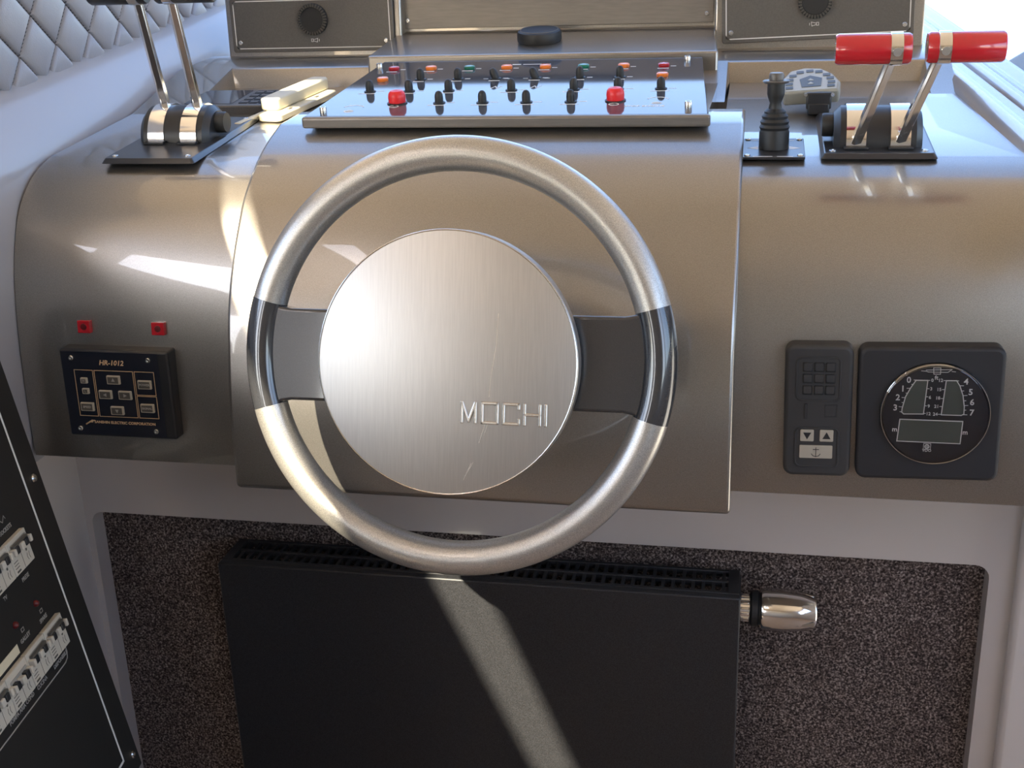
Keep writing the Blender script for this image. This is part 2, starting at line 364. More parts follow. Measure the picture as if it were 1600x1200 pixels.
# upper pods that carry the instrument plates
for x0, x1, nm in ((-0.548, -0.262, 'left_pod'), (0.212, 0.506, 'right_pod'), (-0.270, 0.214, 'centre_pod')):
    y0 = 0.85 if nm == 'centre_pod' else 0.823
    mb = MB(); mb.add([(x0, y0, 1.27), (x1, y0, 1.27), (x1, y0 + 0.004, 1.388), (x0, y0 + 0.004, 1.388), (x0, y0 + 0.2, 1.27), (x1, y0 + 0.2, 1.27), (x1, y0 + 0.2, 1.375), (x0, y0 + 0.2, 1.375)],
           [(0, 1, 2, 3), (1, 5, 6, 2), (5, 4, 7, 6), (4, 0, 3, 7), (3, 2, 6, 7), (0, 4, 5, 1)])
    mb.build(nm, 'pewter', con, bevel=0.004, seg=3)
b = MB(); b.box((-0.03, 1.22, 1.29), (0.95, 0.4, 0.10)); b.build('forward_top', 'pewter', con)

def screw(m, parent, r=0.0035, h=0.002, mt='steel', name='screw'):
    mb = MB(m); mb.lathe([(r, 0), (r, h * 0.5), (r * 0.75, h), (r * 0.4, h), (r * 0.35, h * 0.5), (0.0, h * 0.5)], 14); return mb.build(name, mt, parent)

# ------------------------------------------------------------------ instrument plates on the pods
def horn_plate(x0, x1, z0, xk, zk, label, flip, tilt):
    F = frame((x0, 0.8215, z0), (1, 0, tilt), (0, 0, 1)); W = x1 - x0
    t = thing('instrument_plate', (x0 + W / 2, 0.8215, z0), label, 'panel', 'instrument plates on the side pods')
    MB(F).prism(rrect(-0.006, -0.006, W + 0.006, 0.075, 0.004), -0.001, 0.003).build('plate', 'plate_grey', t, bevel=0.0008)
    MB(F).line(rrect(0.0, 0.0, W, 0.071, 0.004), 0.0014, 0.0005, True, 0.003).build('border_line', 'white_ink', t, smooth=0)
    for sx in (0.007, W - 0.007): screw(F @ Matrix.Translation((sx, 0.009, 0.003)), t)
    kx, kz = xk - x0, zk - z0
    kf = F @ Matrix.Translation((kx, kz, 0.003))
    kb = MB(kf).lathe([(0.0238, 0), (0.0238, 0.005), (0.0225, 0.0075), (0.0185, 0.0080), (0.0175, 0.0068), (0.0, 0.0072)], 32).build('horn_button', 'rubber', t)
    for i in range(32):
        a = 2 * math.pi * i / 32
        mm = MB(kf); mm.box((0.0212, 0, 0.0075), (0.0052, 0.0021, 0.0026), Matrix.Rotation(a, 4, 'Z')); mm.build('rib', 'key_dark', kb)
    s = -1 if flip else 1; hz = kz - 0.0312
    hb = MB(F)
    hb.line([(kx - s * 0.0055, hz - 0.002), (kx - s * 0.0025, hz - 0.002), (kx - s * 0.0025, hz + 0.002), (kx - s * 0.0055, hz + 0.002)], 0.0007, 0.0004, True, 0.003)
    hb.line([(kx - s * 0.0025, hz - 0.0008), (kx + s * 0.004, hz - 0.0028), (kx + s * 0.0048, hz + 0.0028), (kx - s * 0.0025, hz + 0.0008)], 0.0007, 0.0004, True, 0.003)
    hb.line([(kx + s * 0.0072, hz - 0.0014), (kx + s * 0.0072, hz + 0.0014)], 0.0007, 0.0004, False, 0.003)
    hb.build('horn_symbol', 'white_ink', t, smooth=0)
horn_plate(-0.531, -0.279, 1.3085, -0.4009, 1.3508, 'dark grey plate with round ribbed horn button, left of the centre panel', False, 0.0)
horn_plate(0.230, 0.486, 1.3095, 0.3551, 1.3565, 'dark grey plate with round ribbed horn button, above the red throttle handles', True, 0.03)
cp = thing('centre_instrument_panel', (-0.03, 0.85, 1.33), 'taupe metal centre panel with dark display above the switch panel', 'panel')
F = frame((-0.266, 0.8505, 1.3315), (1, 0, 0.002), (0, 0, 1))
MB(F).prism(rrect(0, 0, 0.476, 0.055, 0.002), 0, 0.004).build('plate', 'plate_taupe', cp, bevel=0.0008)
for sx in (0.008, 0.466): screw(F @ Matrix.Translation((sx, 0.0125, 0.004)), cp)
MB(F).prism(rrect(0.075, 0.0445, 0.335, 0.053, 0.002), 0.004, 0.016).build('display_bezel', 'black', cp, bevel=0.002)
# black round sensor on the plinth
F = frame((-0.0375, 0.768, 1.3155), (1, 0, 0), (0, 0.99, 0.14))
pk = thing('compass_sensor', F.translation, 'black round low puck on the plinth behind the switch panel', 'sensor')
MB(F).lathe([(0.031, 0), (0.0325, 0.003), (0.0325, 0.012), (0.031, 0.0155), (0.028, 0.017), (0.026, 0.0165), (0.0, 0.017)], 40).build('housing', 'rubber', pk)
MB(F).torus(0.0275, 0.0008, 0, 2 * math.pi, 40, 6, False, Matrix.Translation((0, 0, 0.017))).build('top_ring', 'plate_grey', pk)

# ------------------------------------------------------------------ engine switch panel
SO = V((0, 0.36, 1.265)); SF = frame(SO, (1, 0, 0), (0, COS6, SIN6))
sp = thing('switch_panel', (-0.015, 0.36, 1.262), 'glossy dark switch panel with toggle boots, coloured lamps and red buttons', 'switch panel')
def sy(y): return (y - 0.36) / COS6
MB(SF).prism([(-0.253, -0.007), (0.225, -0.007), (0.203, 0.316), (-0.247, 0.316)], -0.004, 0.0).build('plate', 'panel_gloss', sp, bevel=0.001)
MB(SF).prism(rrect(-0.254, -0.0155, 0.228, -0.0065, 0.003), -0.013, 0.0005).build('front_lip', 'plate_taupe', sp, bevel=0.003, seg=3)
boot0 = None
def boot(x, y, lean=0.0):
    m = SF @ Matrix.Translation((x, sy(y), 0))
    sk = MB(m).lathe([(0.0075, 0), (0.0075, 0.0009), (0.006, 0.0012), (0.0, 0.0012)], 18)
    o = MB(m @ Matrix.Rotation(lean, 4, 'Y')).lathe([(0.0052, 0), (0.0052, 0.007), (0.0048, 0.0105), (0.0036, 0.0132), (0.0018, 0.0146), (0.0, 0.0148)], 18).build('toggle_boot', 'rubber', sp)
    sk.build('collar', 'rubber', o)
for x in (-0.102, -0.048, 0.006, 0.060): boot(x, 0.417)
for x in (-0.210, -0.158, -0.106, -0.025, 0.054, 0.109, 0.162): boot(x, 0.483)
for x, ln in ((-0.161, 0), (-0.110, 0), (-0.059, -0.35), (-0.006, -0.35), (0.052, 0), (0.104, 0)): boot(x, 0.552, ln)
def lamp(x, y, mt):
    m = SF @ Matrix.Translation((x, sy(y), 0))
    o = MB(m).lathe([(0.0075, 0), (0.0078, 0.001), (0.0078, 0.0032), (0.0065, 0.0046), (0.0, 0.0052)], 20).build('indicator_lamp', mt, sp)
    o['label'] = mt.split('_')[0] + ' indicator lamp'
for x, c in ((-0.216, 'red'), (-0.163, 'orange'), (-0.109, 'green'), (-0.057, 'orange'), (-0.004, 'orange'), (0.048, 'green'), (0.102, 'orange'), (0.155, 'red')): lamp(x, 0.617, c + '_lens')
lamp(-0.212, 0.548, 'orange_lens'); lamp(0.158, 0.556, 'orange_lens')
for x, y in ((-0.155, 0.417), (0.113, 0.421)):
    m = SF @ Matrix.Translation((x, sy(y), 0))
    o = MB(m).lathe([(0.0105, 0.0015), (0.0108, 0.008), (0.0100, 0.0125), (0.0075, 0.0155), (0.0, 0.0168)], 24).build('push_button', 'red_button', sp)
    o['label'] = 'red mushroom push button'
    MB(m).lathe([(0.0125, 0), (0.0125, 0.0012), (0.0105, 0.0016), (0.0, 0.0016)], 24).build('collar', 'rubber', o)
for x, y in ((-0.240, 0.628), (-0.235, 0.372), (0.184, 0.650), (0.201, 0.386)):
    m = SF @ Matrix.Translation((x, sy(y), 0))
    o = MB(m).lathe([(0.0042, 0), (0.0042, 0.0065), (0.0038, 0.007), (0.0024, 0.007), (0.0022, 0.0035), (0.0, 0.0035)], 6 * 3).build('hex_bolt', 'steel', sp)
pr = MB(SF)
for x, y in [(q, 0.405) for q in (-0.102, -0.048, 0.006, 0.060)] + [(q, 0.471) for q in (-0.210, -0.158, -0.106, -0.025, 0.054, 0.109, 0.162)]:
    pr.line([(x - 0.011, sy(y)), (x + 0.010, sy(y))], 0.0020, 0.0002); pr.line([(x + 0.009, sy(y) + 0.014), (x + 0.018, sy(y) + 0.014)], 0.0017, 0.0002)
for x, y in [(q, 0.540) for q in (-0.161, -0.110, -0.059, -0.006, 0.052, 0.104)] + [(q, 0.604) for q in (-0.216, -0.163, -0.109, -0.057, -0.004, 0.048, 0.102, 0.155)]:
    pr.line([(x - 0.006, sy(y)), (x + 0.006, sy(y))], 0.0026, 0.0002); pr.line([(x + 0.010, sy(y) + 0.014), (x + 0.015, sy(y) + 0.014)], 0.0022, 0.0002)
for x in (-0.059, -0.006):
    pr.line([(x - 0.016, sy(0.552)), (x - 0.011, sy(0.552))], 0.0013, 0.0002); pr.line([(x + 0.012, sy(0.552)), (x + 0.018, sy(0.552))], 0.0013, 0.0002)
pr.line([(-0.052, sy(0.642)), (-0.044, sy(0.642))], 0.004, 0.0002); pr.line([(-0.038, sy(0.642)), (-0.002, sy(0.642))], 0.0022, 0.0002)
for x in (-0.048, 0.003):                                                     # small engine symbols
    pr.line([(x - 0.006, sy(0.494)), (x - 0.002, sy(0.506)), (x + 0.002, sy(0.494)), (x + 0.006, sy(0.506))], 0.0014, 0.0002)
for x, y in ((-0.155, 0.400), (0.113, 0.403)):
    pr.lathe([(0.0062, 0), (0.0062, 0.0002), (0.0050, 0.0002), (0.0050, 0)], 20, Matrix.Translation((x, sy(y), 0)))
pr.text('STOP ENGINE', 0.0075, 0.150, sy(0.393), 0, 0.0002)
for x, y in ((0.163, 0.425), (-0.205, 0.395)):                                  # start-key arc symbols
    m = Matrix.Translation((x, sy(y), 0))
    pr.lathe([(0.0135, 0), (0.0135, 0.0002), (0.0118, 0.0002), (0.0118, 0)], 16, m, 0.3, math.pi - 0.3)
    pr.lathe([(0.0062, 0), (0.0062, 0.0002), (0.0050, 0.0002), (0.0050, 0)], 16, Matrix.Translation((x, sy(y - 0.018), 0)))
pr.build('printed_legend', 'white_ink', sp, smooth=0)['kind'] = 'stuff'

# ------------------------------------------------------------------ throttle controls
def throttle(cx, y0, y1, w_, dy, R, levers, handle_mat, handle_len, handle_r, sides, band_ang, label, knob_side):
    yc = (y0 + y1) / 2; F = top_frame(cx, yc, 0.0005); D = (y1 - y0) / COS6
    t = thing('throttle_control', F.translation, label, 'throttle', 'twin lever throttle controls')
    MB(F).prism(rrect(-w_ / 2, -D / 2, w_ / 2, D / 2, 0.004), 0, 0.006, None, rrect(-w_ / 2 + 0.004, -D / 2 + 0.004, w_ / 2 - 0.004, D / 2 - 0.004, 0.004)).build('base_plate', 'black_plate', t, bevel=0.0008)
    for sx in (-1, 1):
        for s2 in (-1, 1): screw(F @ Matrix.Translation((sx * (w_ / 2 - 0.013), s2 * (D / 2 - 0.014), 0.006)), t, 0.004, 0.0012)
    A = F @ Matrix.Translation((0, dy, 0.004)) @ Matrix.Rotation(math.pi / 2, 4, 'Y')   # axis along local x
    # after the rotation: local z -> x axis, angle measured so that pi is up
    hw = w_ / 2 - 0.014
    MB(A).lathe([(0.001, -hw), (R - 0.008, -hw), (R - 0.001, -hw + 0.007), (R - 0.001, hw - 0.007), (R - 0.008, hw), (0.001, hw)], 36, None, math.pi / 2, 3 * math.pi / 2).build('drum', 'black', t)
    MB(A).lathe([(0.0, -hw - 0.012), (0.012, -hw - 0.012), (0.013, -hw - 0.010), (0.013, -hw), (0.0, -hw)] if knob_side < 0 else [(0.0, hw + 0.012), (0.012, hw + 0.012), (0.013, hw + 0.010), (0.013, hw), (0.0, hw)], 20, Matrix.Translation((-0.018, 0, 0))).build('friction_knob', 'rubber', t)
    for i, ((base, tip), sd) in enumerate(zip(levers, sides)):
        base, tip = V(base), V(tip); bx = base.x - cx; d = (tip - base).normalized(); lever_len = (tip - base).length - handle_r * 0.7
        bnd = MB(A); bnd.lathe([(R - 0.002, bx - 0.0105), (R + 0.0012, bx - 0.0105), (R + 0.0012, bx + 0.0105), (R - 0.002, bx + 0.0105)], 36, None, math.pi / 2 + 0.06, 3 * math.pi / 2 - 0.06)
        bnd.build('lever_band', 'chrome', t)
        MB(F).box((bx, dy - R - 0.004, 0.0075), (0.026, 0.010, 0.003)).build('slot_cover', 'black', t, bevel=0.0008)
        side = V((1, 0, 0)); nrm = d.cross(side).normalized(); LF = Matrix((side, nrm, d)).transposed().to_4x4(); LF.translation = base
        lv = MB(LF)
        lv.prism([(-0.0055, -0.004), (-0.002, -0.0062), (0.0055, -0.004), (0.0055, 0.004), (-0.0055, 0.004)], 0, lever_len, None,
                 [(-0.005, -0.003), (-0.002, -0.0045), (0.005, -0.003), (0.005, 0.003), (-0.005, 0.003)])
        lo = lv.build('lever', 'chrome', t, bevel=0.0006, smooth=25)
        HF = frame(tip, (0, 1, 0), (0, 0, 1))                # local z = +x
        h0, h1 = (-handle_len * 0.80, handle_len * 0.20) if sd < 0 else (-handle_len * 0.22, handle_len * 0.78)
        r = handle_r
        ho = MB(HF).lathe([(0, h0 + 0.003), (r * 0.45, h0 + 0.003), (r * 0.5, h0), (r * 0.9, h0), (r, h0 + 0.0025), (r, h1 - 0.0025), (r * 0.9, h1), (0, h1)], 36).build('handle', handle_mat, t)
        MB(HF).lathe([(r + 0.0002, -0.0062), (r + 0.0011, -0.0058), (r + 0.0011, 0.0058), (r + 0.0002, 0.0062)], 36).build('clamp_band', 'chrome', ho)
        MB(HF).lathe([(0, h0 - 0.0004), (r * 0.42, h0 - 0.0004), (r * 0.42, h0 + 0.002), (0, h0 + 0.002)], 20).build('end_cap', 'steel', ho)
        bb = MB(); pp = HF @ V((-r - 0.0003, 0, 0)); bb.cyl(pp + V((0, 0.003, -0.002)), pp + V((0, -0.0035, -0.002)), 0.005, 0.0042); bb.build('clamp_bolt', 'chrome', ho)
    return t
throttle(0.4095, 0.312, 0.503, 0.122, -0.032, 0.040, [((0.3862, 0.338, 1.236), (0.4124, 0.25, 1.3406)), ((0.4329, 0.338, 1.238), (0.4578, 0.25, 1.3411))], 'red_handle', 0.073, 0.0152, (-1, 1), 0, 'twin chrome throttle levers with red cylinder handles at the right', -1)
throttle(-0.4316, 0.290, 0.500, 0.120, 0.008, 0.040, [((-0.4531, 0.402, 1.262), (-0.4531, 0.357, 1.412)), ((-0.4100, 0.402, 1.262), (-0.4095, 0.357, 1.412))], 'black', 0.073, 0.0152, (-1, 1), 0, 'twin chrome throttle levers with black handles at the left', 1)

# ------------------------------------------------------------------ bow thruster joystick
F = top_frame(0.2985, 0.350, 0.0005)
jt = thing('thruster_joystick', F.translation, 'black joystick with rubber bellows on a small square plate', 'joystick')
MB(F).prism(rrect(-0.0335, -0.040, 0.0335, 0.040, 0.002), 0, 0.003).build('plate', 'black_plate', jt, bevel=0.0006)
for sx in (-1, 1):
    for s2 in (-1, 1): screw(F @ Matrix.Translation((sx * 0.0285, s2 * 0.034, 0.003)), jt, 0.0034, 0.0015)
pb = MB(F)
for s in (-1, 1): pb.prism([(s * 0.029, -0.002), (s * 0.017, -0.008), (s * 0.017, 0.005)], 0.003, 0.0032)
pb.line([(-0.022, -0.037), (-0.002, -0.037)], 0.0012, 0.0002, False, 0.003); pb.line([(0.004, -0.037), (0.020, -0.037)], 0.0012, 0.0002, False, 0.003)
pb.line([(-0.025, 0.030), (-0.014, 0.030)], 0.0012, 0.0002, False, 0.003); pb.line([(0.012, 0.030), (0.022, 0.030)], 0.0012, 0.0002, False, 0.003)
pb.build('printed_arrows', 'white_ink', jt, smooth=0)
U = F.copy(); U = Matrix.Translation(F.translation)
MB(U).lathe([(0.0, 0.0), (0.0165, 0.002), (0.0165, 0.020), (0.0155, 0.023), (0.0168, 0.026), (0.0150, 0.029), (0.0160, 0.032), (0.0138, 0.035), (0.0145, 0.038), (0.0118, 0.041), (0.0120, 0.043), (0.0085, 0.046), (0.0, 0.046)], 28).build('bellows', 'rubber', jt)
MB(U).lathe([(0.0, 0.045), (0.0078, 0.045), (0.0062, 0.052), (0.0085, 0.058), (0.0095, 0.062), (0.0095, 0.074), (0.0, 0.074)], 24).build('stick', 'rubber', jt)
MB(U).lathe([(0.0, 0.0735), (0.013, 0.0735), (0.0150, 0.0755), (0.0140, 0.0765), (0.0, 0.0765)], 28).build('flange', 'plate_grey', jt)
MB(U).lathe([(0.0, 0.0765), (0.0078, 0.0765), (0.0082, 0.082), (0.0070, 0.0845), (0.0, 0.085)], 24).build('cap', 'plate_grey', jt)

# ------------------------------------------------------------------ fan shaped hand remote on a bracket
t0 = math.radians(22)
F = frame((0.343, 0.522, 1.2685), (1, 0, 0.06), (0, math.cos(t0), math.sin(t0)))
rm = thing('hand_remote', (0.343, 0.55, topz(0.55)), 'grey fan shaped keypad remote on a black bracket behind the joystick', 'remote')
fan = [(-0.033, 0), (0.033, 0), (0.036, 0.020), (0.028, 0.042), (0.014, 0.058), (-0.006, 0.062), (-0.024, 0.056), (-0.034, 0.036), (-0.036, 0.014)]
MB(F).prism(fan, -0.018, 0).build('body', 'remote_grey', rm, bevel=0.0025, seg=3)
sc = lambda k, dy: [(x * k, y * k + dy) for x, y in fan]
MB(F).prism(sc(0.9, 0.003), 0, 0.0006).build('face', 'remote_face', rm)
MB(F).prism([(-0.011, 0.010), (0.012, 0.010), (0.014, 0.030), (0.0, 0.038), (-0.013, 0.030)], 0.0006, 0.0014).build('centre_keypad', 'remote_key', rm)
for a, b_ in ((0.0, 0.018), (0.0, 0.027)):
    MB(F).prism([(a - 0.004, b_ - 0.002), (a + 0.004, b_ - 0.002), (a, b_ + 0.003)], 0.0014, 0.0018).build('arrow_key', 'remote_face', rm)
for x, y in ((-0.026, 0.010), (-0.026, 0.020), (-0.025, 0.030), (-0.021, 0.040), (-0.012, 0.048), (0.0, 0.050), (0.011, 0.047), (0.020, 0.038), (0.024, 0.029), (0.025, 0.019), (0.024, 0.010)):
    MB(F).prism(rrect(x - 0.0045, y - 0.003, x + 0.0045, y + 0.003, 0.001), 0.0006, 0.0016).build('key', 'remote_key', rm)
b = MB(); b.box((0.352, 0.512, 1.2585), (0.030, 0.012, 0.020)); b.box((0.352, 0.53, 1.249), (0.026, 0.05, 0.014)); b.build('bracket', 'black', rm, bevel=0.002)
b = MB()
for x in (0.336, 0.368): b.cyl((x, 0.505, 1.266), (x, 0.509, 1.266), 0.0022)
b.build('pin', 'steel', rm)

# ------------------------------------------------------------------ keypad unit with cream handset, left of the switch panel
F = frame((-0.505, 0.535, topz(0.535) + 0.012), (1, 0, 0), (0, COS6, SIN6))
kd = thing('keypad_unit', (-0.42, 0.58, topz(0.58)), 'flat dark grey keypad unit lying in the left console recess', 'keypad')
MB(F).prism(rrect(0, 0, 0.145, 0.100, 0.004), -0.014, 0.0).build('body', 'plate_grey', kd, bevel=0.002)
MB(F).prism(rrect(0.005, 0.012, 0.075, 0.094, 0.002), 0.0, 0.0006).build('screen', 'panel_gloss', kd)
kk = None
for i in range(4):
    for j in range(4):
        MB(F).prism(rrect(0.084 + i * 0.0145, 0.014 + j * 0.020, 0.0965 + i * 0.0145, 0.030 + j * 0.020, 0.001), 0.0, 0.0010).build('key', 'module', kd)
pb = MB(F)
for i in range(4):
    for j in range(4): pb.line([(0.0865 + i * 0.0145, 0.022 + j * 0.020), (0.094 + i * 0.0145, 0.022 + j * 0.020)], 0.0022, 0.0002, False, 0.001)
pb.build('key_print', 'grey_ink', kd, smooth=0)
hs = thing('handset', (-0.34, 0.565, topz(0.565)), 'cream plastic handset with cradle beside the switch panel', 'handset')
F = frame((-0.343, 0.565, topz(0.565)), (0.20, 1.0, 0.105), (-1, 0.20, 0))          # local x runs forward
MB(F).prism(rrect(-0.078, -0.022, 0.078, 0.014, 0.008), 0.001, 0.010).build('cradle', 'cream', hs, bevel=0.002, seg=3)
MB(F).prism(rrect(-0.055, -0.006, 0.085, 0.022, 0.007), 0.010, 0.027).build('receiver', 'cream', hs, bevel=0.003, seg=3)
b = MB(F); b.box((-0.04, -0.015, 0.0105), (0.008, 0.004, 0.002)); b.box((0.03, -0.015, 0.0105), (0.008, 0.004, 0.002)); b.build('cradle_clip', 'plate_taupe', hs)
b = MB(F); b.prism(rrect(-0.115, 0.016, 0.03, 0.026, 0.004), 0.001, 0.008); b.build('cradle_rail', 'cream', hs, bevel=0.002)

# ------------------------------------------------------------------ steering wheel
TA = math.radians(14)
WF = frame((0.0, 0.0388, 1.0724), (1, 0, 0), (0, math.sin(TA), math.cos(TA)))         # local z points at the helmsman
sw = thing('steering_wheel', WF.translation, 'silver two spoke steering wheel with dark grips and brushed hub', 'steering wheel')
RM, rm_ = 0.1975, 0.0172; GA = math.radians(15.5)
b = MB(WF); b.torus(RM, rm_, GA, math.pi - GA, 72, 24); b.torus(RM, rm_, math.pi + GA, 2 * math.pi - GA, 72, 24); b.build('rim', 'silver', sw, smooth=50)
for s in (0, math.pi):
    g_ = MB(WF).torus(RM, rm_ + 0.0004, s - GA, s + GA, 24, 24).build('grip', 'grip', sw, smooth=50)
    k = 1 if s == 0 else -1
    xs = [0.10, 0.165, 0.176, 0.184, 0.190]; hs_ = [0.0455, 0.0455, 0.0475, 0.052, 0.056]; p = []; f = []
    for x, h in zip(xs, hs_):
        th = 0.011
        p += [(k * x, -h, -th), (k * x, h, -th), (k * x, h, th), (k * x, -h, th)]
    for i in range(4):
        for j in range(4): f.append((i * 4 + j, i * 4 + (j + 1) % 4, i * 4 + 4 + (j + 1) % 4, i * 4 + 4 + j))
    f += [(0, 1, 2, 3), (16, 17, 18, 19)]
    MB(WF).add(p, f).build('spoke', 'grip', sw, bevel=0.003, seg=3)
HC = WF @ Matrix.Translation((0, -0.001, 0.0))
hub = MB(HC).lathe([(0.0, 0.018), (0.1245, 0.018), (0.1262, 0.0195), (0.1262, 0.0385), (0.1250, 0.0400), (0.1235, 0.0405), (0.0, 0.0405)], 96).build('hub', 'brushed', sw, smooth=30)
MB(HC).torus(0.1250, 0.0009, 0, 2 * math.pi, 96, 8, False, Matrix.Translation((0, 0, 0.0400))).build('polished_edge', 'alu', hub)
MB(HC).lathe([(0.085, 0.018), (0.075, 0.0), (0.055, -0.03), (0.05, -0.118)], 40).build('column_boss', 'grip', sw)
# raised lettering
LT = HC @ Matrix.Translation((0.0168, -0.0545, 0.0405)) @ Matrix.Rotation(-0.005, 4, 'Z')
H = 0.0185; TH = 0.0030
def stroke(mb, pts, wd=TH, h=0.0016, closed=False):
    mb.line(pts, wd, h, closed, 0.0)
def letter(name, pts_list, x):
    mb = MB(LT @ Matrix.Translation((x, 0, 0)))
    for pts, cl in pts_list: stroke(mb, pts, closed=cl)
    mb.build(name, 'alu', hub, bevel=0.0008, smooth=0)
letter('letter_m', [([(0, 0), (0, H), (0.0065, 0.001), (0.013, H), (0.013, 0)], False)], 0.0)
letter('letter_o', [([(0, 0), (0.0145, 0), (0.0145, H), (0, H)], True)], 0.0195)
letter('letter_c', [([(0.0145, 0.004), (0.0145, 0), (0, 0), (0, H), (0.0145, H), (0.0145, H - 0.004)], False)], 0.0400)
letter('letter_h', [([(0, 0), (0, H)], False), ([(0.0145, 0), (0.0145, H)], False), ([(0, H / 2), (0.0145, H / 2)], False)], 0.0600)
letter('letter_i', [([(0, 0), (0, H)], False)], 0.0800)
b = MB(HC)
for pts in ([(0.0505, 0.048), (0.0490, 0.020), (0.0440, -0.012), (0.0425, -0.030)], [(0.040, -0.052), (0.036, -0.066), (0.0335, -0.074)], [(0.043, -0.052), (0.0385, -0.066)], [(0.026, -0.094), (0.019, -0.110)], [(0.028, -0.093), (0.0225, -0.103)]):
    b.line(pts, 0.00035, 0.00006, False, 0.0405)
b.build('scratch', 'alu', hub, smooth=0)

# ------------------------------------------------------------------ depth gauge
GF = frame((0.4645, 0.178, 0.980), (1, 0, 0.025), (0, 0.03, 1))
ga = thing('depth_gauge', (0.4645, 0.19, 0.91), 'square black depth gauge with round glass dial and grey displays', 'gauge')
MB(GF).prism(rrect(-0.0715, -0.0725, 0.0715, 0.0725, 0.010), -0.03, 0.0, None, None).build('housing', 'gauge_black', ga, bevel=0.004, seg=3)
G0 = (0.005, 0.002)
MB(GF).lathe([(0.0, 0.0003), (0.0535, 0.0003), (0.0535, 0.0008), (0.0, 0.0008)], 64, Matrix.Translation((*G0, 0))).build('dial', 'dial', ga)
rg = MB(GF).lathe([(0.0535, 0.0), (0.0550, 0.0), (0.0545, 0.0045), (0.0530, 0.0062), (0.0515, 0.0062), (0.0525, 0.0045), (0.0535, 0.0)], 64, Matrix.Translation((*G0, 0))).build('lens_ring', 'clear_lens', ga)
MB(GF).torus(0.0535, 0.0006, 0, 2 * math.pi, 72, 6, False, Matrix.Translation((*G0, 0.0055))).build('lens_edge', 'steel', ga)
MB(GF).lathe([(0.0, 0.0058), (0.0525, 0.0055)], 64, Matrix.Translation((*G0, 0))).build('lens', 'clear_lens', ga)
def gx(px): return (px - 705) / 1100 * 0.110 + G0[0]
def gy(py): return (590 - py) / 965 * 0.108 + G0[1]
left = [(620, 270), (595, 595), (400, 597), (380, 580), (382, 545), (410, 430), (455, 345), (505, 270)]
right = [(800, 270), (770, 600), (965, 603), (990, 590), (990, 520), (970, 410), (935, 320), (900, 270)]
lcd = [(365, 650), (985, 662), (972, 880), (345, 865)]
for nm, poly in (('left_display', left), ('right_display', right), ('lower_display', lcd)):
    q = [(gx(a), gy(c)) for a, c in poly]
    MB(GF).prism(q, 0.0008, 0.0012).build(nm, 'lcd', ga, smooth=0)
    MB(GF).line(q, 0.0009, 0.0006, True, 0.0009).build('display_outline', 'white_ink', ga, smooth=0)
pr = MB(GF)
for s, x, y, sz in (('0', 435, 270, .009), ('1', 380, 355, .009), ('2', 335, 440, .009), ('3', 315, 540, .009), ('4', 993, 280, .009), ('5', 1043, 380, .009), ('6', 1063, 478, .009), ('7', 1066, 578, .009),
                    ('0', 665, 270, .0048), ('3', 658, 352, .0048), ('6', 650, 435, .0048), ('9', 643, 520, .0048), ('12', 643, 594, .0048),
                    ('12', 745, 270, .0048), ('15', 735, 358, .0048), ('18', 728, 440, .0048), ('21', 720, 521, .0048), ('24', 712, 597, .0048), ('ft', 703, 245, .006), ('m', 318, 752, .007), ('m', 1015, 770, .007), ('VDO', 648, 955, .0042)):
    pr.text(s, sz, gx(x), gy(y), 0.0008, 0.0003)
for x0, y0, x1, y1 in ((485, 268, 640, 270), (420, 348, 455, 348), (375, 438, 415, 440), (350, 528, 385, 530), (775, 270, 920, 272), (930, 318, 970, 318), (975, 412, 1010, 410), (990, 508, 1025, 506), (990, 597, 1022, 597),
                       (620, 350, 637, 350), (612, 428, 630, 428), (605, 516, 622, 516), (597, 590, 614, 590), (765, 357, 785, 357), (758, 443, 778, 443), (750, 521, 770, 521), (740, 596, 770, 597), (465, 310, 490, 312), (413, 395, 435, 397), (378, 487, 398, 488), (362, 577, 380, 578), (955, 368, 975, 367), (985, 462, 1002, 461), (990, 553, 1008, 552)):
    pr.line([(gx(x0), gy(y0)), (gx(x1), gy(y1))], 0.0006, 0.0003, False, 0.0008)
pr.line([(gx(555), gy(180)), (gx(600), gy(182)), (gx(620), gy(190)), (gx(810), gy(192)), (gx(850), gy(165)), (gx(600), gy(172))], 0.0006, 0.0003, False, 0.0008)
pr.line([(gx(670), gy(150)), (gx(740), gy(150)), (gx(740), gy(210)), (gx(675), gy(210))], 0.0006, 0.0003, True, 0.0008)
pr.line([(gx(850), gy(184)), (gx(885), gy(186))], 0.0005, 0.0003, False, 0.0008)
pr.line([(gx(615), gy(885)), (gx(685), gy(887)), (gx(683), gy(945)), (gx(613), gy(943))], 0.0005, 0.0003, True, 0.0008)
pr.lathe([(0.0026, 0.0008), (0.0026, 0.0011), (0.0017, 0.0011), (0.0017, 0.0008)], 14, Matrix.Translation((gx(648), gy(916), 0)))
pr.build('dial_print', 'white_ink', ga, smooth=0)

